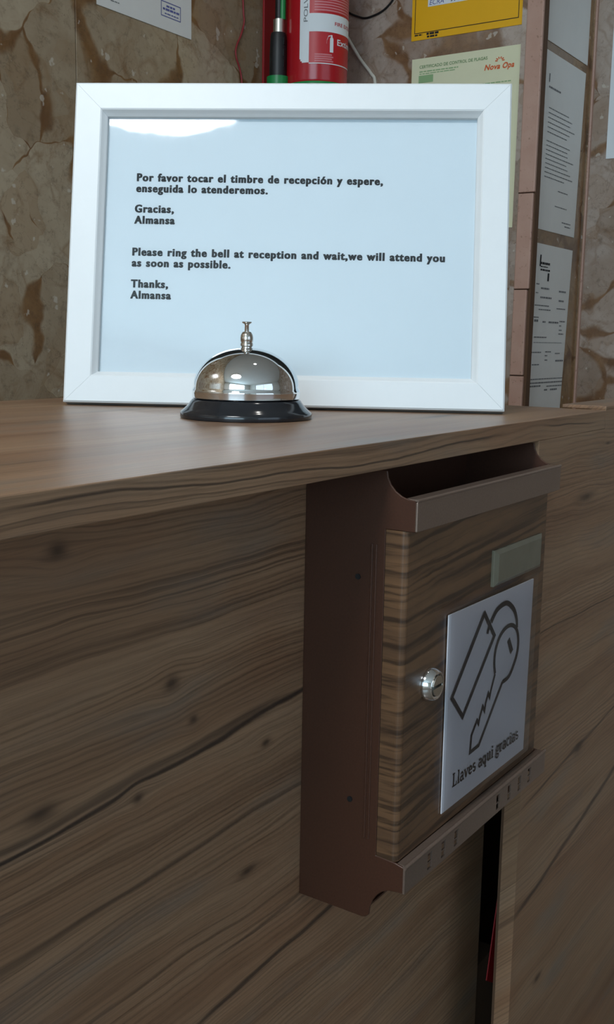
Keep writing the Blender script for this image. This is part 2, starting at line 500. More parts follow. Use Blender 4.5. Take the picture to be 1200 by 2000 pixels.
def text2d(body, bold=0.0):
    key = (body, bold)
    if key in _txt: return _txt[key]
    c = bpy.data.curves.new('t', 'FONT')
    c.body = body; c.size = 1.0; c.resolution_u = 3; c.offset = bold; c.fill_mode = 'FRONT'
    c.space_character = 1.0 + bold * 2.2
    o = bpy.data.objects.new('t', c)
    COL.objects.link(o)
    dg = bpy.context.evaluated_depsgraph_get()
    me = o.evaluated_get(dg).to_mesh()
    vs = [Vector((v.co.x, v.co.y)) for v in me.vertices]
    fs = [tuple(p.vertices) for p in me.polygons]
    o.evaluated_get(dg).to_mesh_clear()
    bpy.data.objects.remove(o, do_unlink=True); bpy.data.curves.remove(c)
    _txt[key] = (vs, fs)
    return vs, fs
def heavy(body, off=0.026, dx=0.042, sp=0.19):
    """heavy lettering: the glyphs laid over themselves with small shifts, set wide"""
    key = ('heavy', body)
    if key in _txt: return _txt[key]
    c = bpy.data.curves.new('t', 'FONT')
    c.body = body; c.size = 1.0; c.resolution_u = 3; c.offset = off; c.fill_mode = 'FRONT'
    c.space_character = 1.0 + sp; c.space_word = 1.15
    o = bpy.data.objects.new('t', c)
    COL.objects.link(o)
    dg = bpy.context.evaluated_depsgraph_get()
    me = o.evaluated_get(dg).to_mesh()
    vs = [Vector((v.co.x, v.co.y)) for v in me.vertices]
    fs = [tuple(p.vertices) for p in me.polygons]
    o.evaluated_get(dg).to_mesh_clear()
    bpy.data.objects.remove(o, do_unlink=True); bpy.data.curves.remove(c)
    _txt[key] = join2d(*[([v + Vector((a, b)) for v in vs], fs) for a, b in ((-dx, 0), (0, 0.008), (dx, 0), (0, -0.008))])
    return _txt[key]
def text_fit(body, x0, y0, width, cap, bold=0.0, shear=0.0, src=None):
    vs, fs = src if src else text2d(body, bold)
    w0 = min(v.x for v in vs); w1 = max(v.x for v in vs)
    kx = width / (w1 - w0); ky = cap / 0.73
    return [Vector((x0 + (v.x - w0) * kx + shear * v.y * ky, y0 + v.y * ky)) for v in vs], fs
def flat(g, vf, o, ux, uy, mi=0, grow=None):
    o, ux, uy = Vector(o), Vector(ux), Vector(uy)
    vs, fs = vf
    return g.add([o + ux * p.x + uy * p.y for p in vs], fs, mi)
def join2d(*vfs):
    V, F_ = [], []
    for vs, fs in vfs:
        k = len(V); V += list(vs); F_ += [tuple(i + k for i in f) for f in fs]
    return V, F_

# ------------------------------------------------------------------ the room
YA, XB, YD, XC = 1.15, 1.745, 0.7225, 2.030
HT = 2.70
X0, Y0 = -3.0, -3.0
struct(G().box(X0 - 0.2, 3.2, Y0 - 0.2, YA + 0.25, -0.12, 0).build('floor', M_FLOOR), 'grey tiled floor of the reception hall', 'floor')
struct(G().box(X0 - 0.2, 3.2, Y0 - 0.2, YA + 0.25, HT, HT + 0.12).build('ceiling', M_CEIL), 'plain white ceiling of the reception hall', 'ceiling')
TH = 0.02    # stone cladding thickness
wb = struct(G().box(X0 - 0.2, XB + 0.3, YA + TH, YA + 0.2, 0, HT).build('wall_back', M_WALL), 'brown brecciated marble wall behind the counter', 'wall')
rows = [(0.0, 0.9), (0.9, 1.8), (1.8, HT)]
joint = 0.0012
xs = [X0, -2.477, -1.877, -1.277, -0.677, -0.077, 0.523, 1.1234, XB + 0.0]
for i in range(len(xs) - 1):
    for (z0, z1) in rows:
        G().box(xs[i] + joint / 2, xs[i + 1] - joint / 2, YA, YA + TH, z0 + joint / 2, z1 - joint / 2).build('slab', M_MARBLE_A, wb, 0.0006, 1)
wr = struct(G().box(XB + TH, XB + 0.25, YD + 0.02, YA + TH, 0, HT).build('wall_right', M_WALL), 'rosy marble wall face with the yellow sign and certificate', 'wall')
for (z0, z1) in rows:
    G().box(XB, XB + TH, 0.739, YA, z0 + joint / 2, z1 - joint / 2).build('slab', M_MARBLE_B, wr, 0.0006, 1)
wd_ = struct(G().box(XB + TH, XC + 0.2, YD + TH, YD + 0.15, 0, HT).build('wall_return', M_WALL), 'narrow ochre wall return with taped paper sheets', 'wall')
for (z0, z1) in rows:
    G().box(XB + TH + 0.001, XC, YD, YD + TH, z0 + joint / 2, z1 - joint / 2).build('slab', M_MARBLE_D, wd_, 0.0006, 1)
wf = struct(G().box(XC + TH, XC + 0.2, Y0 - 0.2, YD + TH, 0, HT).build('wall_far', M_WALL), 'rosy marble wall beyond the corner bead', 'wall')
ys = [YD - 0.004, 0.1, -0.5, -1.1, -1.7, -2.3, Y0]
for i in range(len(ys) - 1):
    for (z0, z1) in rows:
        G().box(XC, XC + TH, ys[i + 1] + joint / 2, ys[i] - joint / 2, z0 + joint / 2, z1 - joint / 2).build('slab', M_MARBLE_B, wf, 0.0006, 1)
# pink corner strip, set in short lengths that do not quite line up
tr1 = struct(G().box(XB + 0.002, XB + TH, 0.7065, 0.738, 0, HT).build('trim_1', M_BOARD), 'pink stone corner strip beside the taped sheets', 'trim')
for k, (z0, z1, dy) in enumerate([(0, 0.62, 0), (0.62, 1.095, 0.003), (1.095, ZC + 0.142, 0.004), (ZC + 0.142, ZC + 0.302, 0.001), (ZC + 0.302, 2.1, -0.001), (2.1, HT, 0.001)]):
    G().box(XB - 0.005, XB + 0.002, 0.7075 + dy, 0.7355, z0 + 0.0008, z1 - 0.0008).build('stone_strip', M_PINK, tr1, 0.0015, 2)
    G().box(XB - 0.0035, XB + 0.002, 0.7355, 0.744, z0, z1).build('grout_line', M_MARBLE_B, tr1)
tr2 = struct(G().box(XC - 0.004, XC + 0.006, YD - 0.0035, YD + 0.001, 0, HT).build('trim_2', M_MARBLE_D), 'thin corner bead between the return and the far wall', 'trim')
G().box(XC - 0.0075, XC + 0.004, YD - 0.0075, YD - 0.0030, 0, HT).build('bead', M_PINK, tr2, 0.0015, 2)

# left wall (beyond the camera) with a window, street side wall with a window
def wall_with_window(name, label, wname, wlabel, axis, at, lo, hi, wlo, whi, z0, z1, d):
    g = G()
    def bx(a, b, c, e):
        if b - a < 1e-6 or e - c < 1e-6: return
        if axis == 'x': g.box(min(at, at + d), max(at, at + d), a, b, c, e)
        else: g.box(a, b, min(at, at + d), max(at, at + d), c, e)
    bx(lo, wlo, 0, HT); bx(whi, hi, 0, HT); bx(wlo, whi, 0, z0); bx(wlo, whi, z1, HT)
    struct(g.build(name, M_WALL), label, 'wall')
    def bar(a, b, c, e, t0, t1):
        k = G()
        if axis == 'x': k.box(min(at + t0, at + t1), max(at + t0, at + t1), a, b, c, e)
        else: k.box(a, b, min(at + t0, at + t1), max(at + t0, at + t1), c, e)
        return k
    sg = -1 if d < 0 else 1
    fr = struct(bar(wlo, whi, z0, z0 + 0.05, sg * 0.10, sg * 0.16).build(wname, M_WHITE), wlabel, 'window')
    for a in (bar(wlo, whi, z1 - 0.05, z1, sg * 0.10, sg * 0.16), bar(wlo, wlo + 0.05, z0 + 0.05, z1 - 0.05, sg * 0.10, sg * 0.16), bar(whi - 0.05, whi, z0 + 0.05, z1 - 0.05, sg * 0.10, sg * 0.16)):
        a.build('window_frame', M_WHITE, fr)
    mid = (wlo + whi) / 2
    bar(mid - 0.03, mid + 0.03, z0 + 0.05, z1 - 0.05, sg * 0.10, sg * 0.16).build('mullion', M_WHITE, fr)
    for a, b in ((wlo + 0.05, mid - 0.03), (mid + 0.03, whi - 0.05)):
        bar(a, b, z0 + 0.05, z1 - 0.05, sg * 0.125, sg * 0.131).build('pane', M_WINGLASS, fr)
wall_with_window('wall_left', 'plain cream wall with a wide window', 'window_1', 'wide two-pane window in the plain cream side wall', 'x', X0, Y0 - 0.2, YA + TH, -1.95, 0.45, 0.92, 2.50, -0.2)
wall_with_window('wall_front', 'plain cream street wall with a shop window', 'window_2', 'wide two-pane window in the street wall', 'y', Y0, X0, XC + TH, -1.75, 0.95, 0.80, 2.50, -0.2)

# ------------------------------------------------------------------ ceiling lamps
def drum_lamp(loc, r):
    t = thing('drum_ceiling_lamp_offscreen', 'large round white drum lamp on the ceiling', 'ceiling lamp', loc)
    G().lathe([(r + 0.012, 0), (r + 0.012, -0.05), (r, -0.05), (r, 0)], n=64).build('rim', M_WHITE, t)
    G().lathe([(r - 0.001, -0.01), (r - 0.001, -0.046), (r * 0.5, -0.056), (0.0, -0.058)], n=64).build('diffuser_offscreen', M_LAMP, t)
    return t
drum_lamp((-1.05, 0.15, HT), 0.355)
# the small lamp mirrored near the top of the bell
t = thing('downlight_offscreen', 'small round white downlight set in the ceiling above the counter', 'downlight', (0.74, 0.14, HT))
G().lathe([(0.052, 0), (0.052, -0.006), (0.040, -0.010), (0.040, 0)], n=32).build('ring', M_WHITE, t)
G().lathe([(0.0398, -0.0005), (0.0398, -0.005), (0.0, -0.006)], n=32).build('diffuser_offscreen', M_SPOT, t)

# ------------------------------------------------------------------ counter
YF, YR, YBK = 0.266, 0.320, 0.650
XE, XT = 0.6865, 0.825
ST = 0.0146
top = tag(G().box(-1.2, XT, YF, YBK, ZC - ST, ZC, 0).build('countertop', [M_TOP, M_EDGE], None, 0.0005, 2), 'light wood-grain laminate countertop carrying the bell and framed notice', 'countertop')
for p in top.data.polygons:
    if abs(p.normal.z) < 0.5: p.material_index = 1
ct = thing('reception_counter', 'wood-grain reception counter with horizontal dark grain under the countertop', 'counter', (0, 0, 0))
G().box(-1.2, 0.750, YR, YR + 0.016, 0, ZC - ST).build('front_panel', M_PANEL, ct)
g = G()
g.box(XE, XT, YF, YF + 0.0118, 0, ZC - ST)
g.build('end_panel', M_EDGE, ct)
G().box(XE + 0.003, XE + 0.012, YF + 0.0118, YF + 0.0150, 0, ZC - ST).build('edge_band', M_BOARD, ct)
G().box(-1.2, -1.184, YR + 0.016, YBK - 0.02, 0, ZC - ST).build('side_panel', M_PANEL, ct)
G().box(-1.184, XT, YBK - 0.036, YBK - 0.02, 0, ZC - ST).build('back_panel', M_PANEL, ct)
G().box(0.752, 0.80, YR + 0.006, YR + 0.05, 0, ZC - 0.468).build('inner_post', M_BOARD, ct)
adj = thing('adjoining_counter', 'wood-grain counter section with a thin ledge just past the countertop end', 'counter', (0, 0, 0))
G().box(XT + 0.00002, 1.70, YF, YF + 0.0118, 0, ZC + 0.0005).build('front_panel', M_EDGE, adj)
lg = G().box(XT + 0.0004, 1.70, YF, YF + 0.036, ZC + 0.0005, ZC + 0.0032).build('ledge', [M_TOP, M_EDGE], adj, 0.0005, 2)
for p in lg.data.polygons:
    if abs(p.normal.z) < 0.5: p.material_index = 1
G().box(XT, 1.70, YF + 0.0118, YBK - 0.02, ZC - 0.100, ZC - 0.085).build('light_block_lid', M_PANEL, adj)  # unseen lid, added to keep light from above out of the gap
G().box(XT, 1.684, YBK - 0.036, YBK - 0.02, 0, ZC - 0.100).build('back_panel', M_PANEL, adj)  # unseen panel, added so the gap stays dark instead of showing the lit room
G().box(1.684, 1.70, YF + 0.0118, YBK - 0.02, 0, ZC - 0.100).build('side_panel', M_PANEL, adj)  # unseen end, added to close the cavity against light
# red tape end hanging in the gap behind the end panel
g = G()
g.prism([(0.7393, ZC - 0.375), (0.7440, ZC - 0.375), (0.7440, ZC - 0.4640), (0.7217, ZC - 0.4488)], 'y', 0.2995, 0.3003)
G_t = g.build('red_tape_end', M_TAPE)
tag(G_t, 'narrow red tape end showing in the dark gap below the mailbox', 'tape')

# ------------------------------------------------------------------ framed notice
FW, FH, FD, FB = 0.3233, 0.2404, 0.0120, 0.0205
fr = thing('notice_frame', 'white A4 picture frame with bilingual bell notice standing on the countertop', 'picture frame',
           (0.5507, 0.5836, ZC + 0.0025), (R(-11.785), 0, R(-60.22)))
IB = 0.0240     # visible inner border
def rail(p0, p1, inward):
    """mitred rail from p0 to p1 (x,z) with the profile run inwards"""
    p0, p1, n = Vector(p0), Vector(p1), Vector(inward)
    d = (p1 - p0).normalized()
    prof = [(0.0000, FD), (0.0000, 0.0012), (0.0012, 0.0), (FB - 0.001, 0.0), (FB, 0.0006), (FB + 0.0016, 0.0030), (IB - 0.0002, 0.0052), (IB, 0.0075), (IB, FD)]
    g = G(); vs = []
    for (i_, y) in prof:
        a = p0 + n * i_ + d * (i_ + 0.00007); b = p1 + n * i_ - d * (i_ + 0.00007)
        vs += [(a.x, y, a.y), (b.x, y, b.y)]
    k = len(prof)
    fs = [(2 * j, 2 * j + 1, 2 * ((j + 1) % k) + 1, 2 * ((j + 1) % k)) for j in range(k)]
    fs += [tuple(2 * j for j in range(k)), tuple(2 * j + 1 for j in range(k))[::-1]]
    g.add(vs, fs)
    return g.build('rail', M_WHITE, fr)
rail((0, 0), (FW, 0), (0, 1)); rail((FW, FH), (0, FH), (0, -1))
rail((0, FH), (0, 0), (1, 0)); rail((FW, 0), (FW, FH), (-1, 0))
G().box(IB - 0.002, FW - IB + 0.002, 0.0076, 0.0086, IB - 0.002, FH - IB + 0.002).build('glass', M_GLASS, fr)
sheet = G().box(IB - 0.002, FW - IB + 0.002, 0.0090, 0.0093, IB - 0.002, FH - IB + 0.002).build('paper_notice', M_PAPER, fr)
G().box(0.004, FW - 0.004, 0.0095, 0.0116, 0.004, FH - 0.004).build('back_board', M_BOARD, fr)
CAP = 0.0060
lines_ = [('Por favor tocar el timbre de recepci\u00f3n y espere,', 0.0468, 0.1690, 0.1847), ('enseguida lo atenderemos.', 0.0466, 0.1607, None),
          ('Gracias,', 0.0461, 0.1452, None), ('Almansa', 0.0460, 0.1367, None),
          ('Please ring the bell at reception and wait,we will attend you', 0.0455, 0.1125, 0.2330), ('as soon as possible.', 0.0454, 0.1042, None),
          ('Thanks,', 0.0453, 0.0884, None), ('Almansa', 0.0452, 0.0800, None)]
def tw(b):
    v = heavy(b)[0]
    return max(p.x for p in v) - min(p.x for p in v)
kx = 0.1847 / tw(lines_[0][0])
for body, x, z, wd in lines_:
    g = G()
    sl = -0.0085
    vs, f_ = text_fit(body, x, z, wd or kx * tw(body), CAP, src=heavy(body))
    vs = [Vector((p.x, p.y + sl * (p.x - x))) for p in vs]
    flat(g, (vs, f_), (0, 0.00892, 0), (1, 0, 0), (0, 0, 1))
    g.build('text_line', M_INK, sheet, fix=False)
# easel strut on the back
g = G()
za, ya = 0.170, 0.0118
hz = Vector((0, 0, 1))
# foot point on the counter, in the frame's own axes
ti = R(11.785)
foot = Vector((0, 0.075 * math.cos(ti) + 0.0025 * math.sin(ti), 0.075 * math.sin(ti) - 0.0025 * math.cos(ti) + 0.0009))
g.add([(FW / 2 - 0.02, ya, za), (FW / 2 + 0.02, ya, za), (FW / 2 + 0.028, foot.y, foot.z), (FW / 2 - 0.028, foot.y, foot.z),
       (FW / 2 - 0.02, ya + 0.003, za), (FW / 2 + 0.02, ya + 0.003, za), (FW / 2 + 0.028, foot.y + 0.003, foot.z), (FW / 2 - 0.028, foot.y + 0.003, foot.z)],
      [(0, 1, 2, 3), (4, 7, 6, 5), (0, 4, 5, 1), (2, 6, 7, 3), (1, 5, 6, 2), (0, 3, 7, 4)])
g.build('easel_strut', M_BOARD, fr)

# ------------------------------------------------------------------ call bell
bell = thing('call_bell', 'chrome reception call bell with black base standing before the framed notice', 'bell', (0.5500, 0.4137, ZC))
G().lathe([(0.0395, 0.0), (0.0424, 0.0003), (0.0427, 0.0010), (0.0427, 0.0034), (0.0422, 0.0042), (0.0402, 0.0058), (0.0378, 0.0082), (0.0362, 0.0104), (0.0352, 0.0118), (0.0340, 0.0124), (0.0, 0.0124)], n=72).build('base', M_ENAMEL, bell)
dome = [(0.0338, 0.0128), (0.0346, 0.0128), (0.0350, 0.0132), (0.03505, 0.0166), (0.03515, 0.0172), (0.03500, 0.0180), (0.0346, 0.0186)]
H0, H1 = 0.0186, 0.0452
for i in range(1, 25):
    a = math.pi / 2 * i / 24
    dome.append((0.0344 * math.cos(a) ** 0.92 if i < 24 else 0.0, H0 + (H1 - H0) * math.sin(a) ** 1.02))
G().lathe(dome, n=96).build('dome', M_CHROME, bell)
G().lathe([(0.0, 0.0440), (0.0034, 0.0440), (0.0034, 0.0456), (0.0041, 0.0464), (0.0041, 0.0476), (0.0037, 0.0482), (0.0041, 0.0490), (0.0042, 0.0512), (0.0039, 0.0530), (0.0032, 0.0545), (0.0024, 0.0552), (0.0, 0.0553)], n=32).build('nut', M_NICKEL, bell)
G().lathe([(0.0, 0.054), (0.0015, 0.054), (0.0014, 0.0594), (0.0020, 0.0602), (0.0030, 0.0606), (0.0033, 0.0611), (0.0030, 0.0615), (0.0, 0.0616)], n=24).build('plunger', M_NICKEL, bell)

# ------------------------------------------------------------------ mailbox
MX, MBOT = 0.4810, -0.2715
MW = 0.2050
mb = thing('mailbox', 'brown metal key-return mailbox with walnut door mounted under the countertop edge', 'mailbox', (MX, YR, ZC + MBOT))
def L(y, z):        # world (y, z relative to counter top) to local
    return (y - YR, z - MBOT)
yt = 0.2508         # front of the trims
zt = -ST - 0.0012   # top of the back
# profile of the side plates
prof = [L(YR, zt), L(0.2720, zt)]
for k in range(0, 7):      # concave lip at the top
    a = R(90) * k / 6
    cy, cz = 0.2505, zt + 0.001
    prof.append(L(0.2690 - 0.0182 * (1 - math.cos(a)), zt - 0.0004 - 0.0147 * math.sin(a)))
prof += [L(yt, -0.0309), L(yt, -0.0472), L(0.2562, -0.0472), L(0.2690, -0.0472), L(0.2690, -0.2322), L(0.2565, -0.2330), L(yt, -0.2345), L(yt, -0.2494), L(0.2565, -0.2500)]
for k in range(1, 7):      # concave scoop at the bottom
    a = R(90) * k / 6
    prof.append(L(0.2565 + 0.0160 * math.sin(a), -0.2500 - 0.0190 * (1 - math.cos(a))))
prof += [L(0.2750, -0.2710), L(0.2768, -0.2715), L(YR, -0.2712)]
PT = 0.0014
G().prism(prof, 'x', 0.0, PT).build('side_plate', M_BROWN, mb, 0.0003, 1)
G().prism(prof, 'x', MW - PT, MW).build('side_plate', M_BROWN, mb, 0.0003, 1)
# raised bead and two small black discs on the side that shows
g = G()
for yy in (0.2768, 0.2742):
    g.tube([(-0.0001, *L(yy, -0.0560)), (-0.0001, *L(yy, -0.2235))], 0.0007, 8)
g.build('bead', M_BROWN, mb)
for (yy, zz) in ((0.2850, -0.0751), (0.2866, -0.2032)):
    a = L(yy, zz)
    G().lathe([(0.0, 0.0), (0.0016, 0.0), (0.0016, 0.0006), (0.0, 0.0009)], (-0.0007, a[0], a[1]), 16, 'x').build('black_disc', M_BLACK, mb)
# back, floor, hood
y0, z0 = L(YR - 0.0012, 0)
G().box(PT, MW - PT, -0.0012, 0, 0.001, zt - MBOT).build('back_plate', M_BROWN, mb)
G().box(PT, MW - PT, L(0.278, 0)[0], -0.0012, L(0, -0.2705)[1], L(0, -0.2693)[1]).build('bottom_plate', M_BROWN, mb)
# inner guide plate behind the letter slot
g = G()
a, b = L(0.2560, -0.0470), L(0.3150, -0.0850)
g.prism([a, (a[0] + 0.001, a[1]), b, (b[0] - 0.001, b[1])], 'x', PT, MW - PT)
g.build('guide_plate', M_BROWN, mb)
# top trim: folded strip across the front
g = G()
g.box(-0.0002, MW + 0.0022, L(yt, 0)[0] - 0.0006, L(yt, 0)[0] + 0.0008, L(0, -0.0470)[1], L(0, -0.0312)[1])
g.box(PT, MW + 0.0005, L(yt, 0)[0] - 0.0006, L(yt, 0)[0] + 0.0080, L(0, -0.0312)[1], L(0, -0.0300)[1])
g.build('top_trim', M_BRONZE, mb, 0.0005, 2)
# bottom trim with its row of seven slots
slots = [0.5108, 0.5284, 0.5454, 0.6071, 0.6254, 0.6427, 0.6600]
g = G()
yb0, yb1 = L(yt, 0)[0] - 0.0006, L(yt, 0)[0] + 0.0006
zb0, zb1 = L(0, -0.2494)[1], L(0, -0.2345)[1]
s0, s1 = L(0, -0.2470)[1], L(0, -0.2372)[1]
g.box(-0.0002, MW + 0.003, yb0, yb1, s1, zb1)
g.box(-0.0002, MW + 0.003, yb0, yb1, zb0, s0)
edges = [-0.0002] + [e for s in slots for e in (s - MX - 0.0027, s - MX + 0.0027)] + [MW + 0.003]
for i in range(0, len(edges), 2):
    g.box(edges[i], edges[i + 1], yb0, yb1, s0, s1)
g.box(PT, MW, yb0, L(0.2560, 0)[0], zb1, zb1 + 0.0012)
g.build('bottom_trim', M_BRONZE, mb)
G().tube([(0, yb0 + 0.0006, zb1 + 0.0002), (MW + 0.003, yb0 + 0.0006, zb1 + 0.0004)], 0.0013, 12).build('folded_edge', M_BRONZE, mb)
G().tube([(0, yb0 + 0.0006, L(0, -0.0306)[1]), (MW + 0.0022, yb0 + 0.0006, L(0, -0.0306)[1])], 0.0010, 12).build('folded_edge', M_BRONZE, mb)
for s in slots:     # the bridge across each slot
    G().box(s - MX - 0.0027, s - MX + 0.0027, yb0 + 0.0004, yb1, s0 + 0.0036, s0 + 0.0043).build('slot_bridge', M_BRONZE, mb)
# door with a rounded left edge
yd = 0.2562
dx0, dx1 = 0.0004, MW - 0.0035
pl = [(dx0, L(0.2688, 0)[0])]
for k in range(0, 7):
    a = R(90) * k / 6
    pl.append((dx0 + 0.0035 * (1 - math.cos(a)), L(yd, 0)[0] + 0.0035 * (1 - math.sin(a))))
pl += [(dx1 - 0.001, L(yd, 0)[0]), (dx1, L(yd, 0)[0] + 0.001), (dx1, L(0.2688, 0)[0])]
door = G().prism(pl, 'z', L(0, -0.2328)[1], L(0, -0.0474)[1]).build('door', M_DOOR, mb)
# name plate holder
g = G()
nx0, nx1, nz0, nz1 = 0.5925 - MX, 0.6700 - MX, L(0, -0.0978)[1], L(0, -0.0748)[1]
yd_l = L(yd, 0)[0]
o_ = [(nx0, nz0), (nx1, nz0), (nx1, nz1), (nx0, nz1)]
i_ = [(nx0 + 0.004, nz0 + 0.0025), (nx1 - 0.004, nz0 + 0.0025), (nx1 - 0.004, nz1 - 0.0025), (nx0 + 0.004, nz1 - 0.0025)]
g.add([(x, yd_l + 0.0002, z) for x, z in o_] + [(x, yd_l - 0.0018, z) for x, z in o_] + [(x, yd_l - 0.0034, z) for x, z in i_],
      [(0, 1, 5, 4), (1, 2, 6, 5), (2, 3, 7, 6), (3, 0, 4, 7), (4, 5, 9, 8), (5, 6, 10, 9), (6, 7, 11, 10), (7, 4, 8, 11), (8, 9, 10, 11), (3, 2, 1, 0)])
g.build('name_plate', M_PLATE, door, 0.0003, 2)
# cam lock
lx, lz = 0.5130 - MX, L(0, -0.1385)[1]
lock = G().lathe([(0.0, 0.0), (0.0098, 0.0), (0.0100, 0.0008), (0.0096, 0.0020), (0.0082, 0.0052), (0.0078, 0.0056), (0.0070, 0.0056), (0.0062, 0.0050), (0.0062, 0.0004), (0.0, 0.0004)], (lx, yd_l, lz), 40, 'y').build('lock', M_CHROME, door)
# plug and keyway sit inside the lock ring
for sg in (1, -1):      # two halves of the plug leave the keyway open between them
    a0 = math.asin(0.0008 / 0.0058)
    half = [(lx + 0.0058 * math.cos(a0 + (math.pi - 2 * a0) * k / 14), lz + sg * 0.0058 * math.sin(a0 + (math.pi - 2 * a0) * k / 14)) for k in range(15)]
    G().prism(half, 'y', yd_l - 0.0060, yd_l - 0.0004).build('lock_plug', M_STEEL, door)
# key sign in a clear sleeve
kx0, kx1, kz0, kz1 = 0.5340, 0.6540, -0.2240, -0.1030
PX, PZ = kx1 - kx0, kz1 - kz0
sign = G().add([(kx0 - MX, yd_l - 0.0010, L(0, kz0)[1]), (kx1 - MX + 0.0045, yd_l - 0.0012, L(0, kz0)[1]), (kx1 - MX, yd_l - 0.0040, L(0, kz1)[1]), (kx0 - MX - 0.001, yd_l - 0.0014, L(0, kz1)[1]),
                (kx0 - MX, yd_l - 0.0004, L(0, kz0)[1]), (kx1 - MX + 0.0045, yd_l - 0.0004, L(0, kz0)[1]), (kx1 - MX, yd_l - 0.0032, L(0, kz1)[1]), (kx0 - MX - 0.001, yd_l - 0.0006, L(0, kz1)[1])],
               [(0, 1, 2, 3), (4, 7, 6, 5), (0, 4, 5, 1), (1, 5, 6, 2), (2, 6, 7, 3), (3, 7, 4, 0)]).build('key_sign', M_PAPER3, door)
S = [Vector(sign.data.vertices[i].co) for i in range(4)]
def onsign(vf, g, lift=0.0003):
    vs, fs = vf
    out = []
    for p in vs:
        u, v = p.x, p.y
        q = (S[0] * (1 - u) + S[1] * u) * (1 - v) + (S[3] * (1 - u) + S[2] * u) * v
        # quad split along its diagonal: keep the ink just above both halves
        out.append((q.x, q.y - lift - 0.0009 * (u * (1 - v) + v * (1 - u)) , q.z))
    return g.add(out, fs)
for body_, nm in (([(0.378, 0.933), (0.511, 0.786), (0.181, 0.445), (0.052, 0.579)], 'tag'),):
    g = G(); onsign(stroke(body_, 0.024, True), g)
    onsign(stroke([(0.45, 0.872), (0.423, 0.816)], 0.02), g)
    g.build('key_tag_drawing', M_INK, sign, fix=False)
def smooth_pts(p, n=4):
    p = [Vector(q) for q in p]; out = []
    for i in range(len(p) - 1):
        a, b, c, d = p[max(i - 1, 0)], p[i], p[i + 1], p[min(i + 2, len(p) - 1)]
        for k in range(n):
            t = k / n
            out.append(0.5 * ((2 * b) + (c - a) * t + (2 * a - 5 * b + 4 * c - d) * t * t + (3 * b - a - 3 * c + d) * t ** 3))
    return out + [p[-1]]
g = G(); onsign(stroke(smooth_pts([(0.462, 0.869), (0.523, 0.918), (0.606, 0.935), (0.668, 0.926), (0.745, 0.877), (0.787, 0.814), (0.795, 0.764)]), 0.028), g)
g.build('key_ring_drawing', M_INK, sign, fix=False)
g = G()
onsign(stroke(smooth_pts([(0.541, 0.572), (0.526, 0.633), (0.534, 0.703), (0.579, 0.765), (0.65, 0.797), (0.725, 0.796), (0.79, 0.76), (0.824, 0.699), (0.822, 0.624), (0.78, 0.559), (0.722, 0.51), (0.641, 0.5)]), 0.024), g)
onsign(stroke([(0.541, 0.572), (0.498, 0.491), (0.488, 0.46), (0.468, 0.486), (0.442, 0.44), (0.433, 0.402), (0.408, 0.431), (0.377, 0.377), (0.369, 0.352), (0.348, 0.375), (0.291, 0.312), (0.284, 0.223), (0.385, 0.229), (0.630, 0.487), (0.641, 0.5)], 0.021), g)
onsign(stroke([(0.691, 0.724), (0.745, 0.642)], 0.036), g)
g.build('key_drawing', M_INK, sign, fix=False)
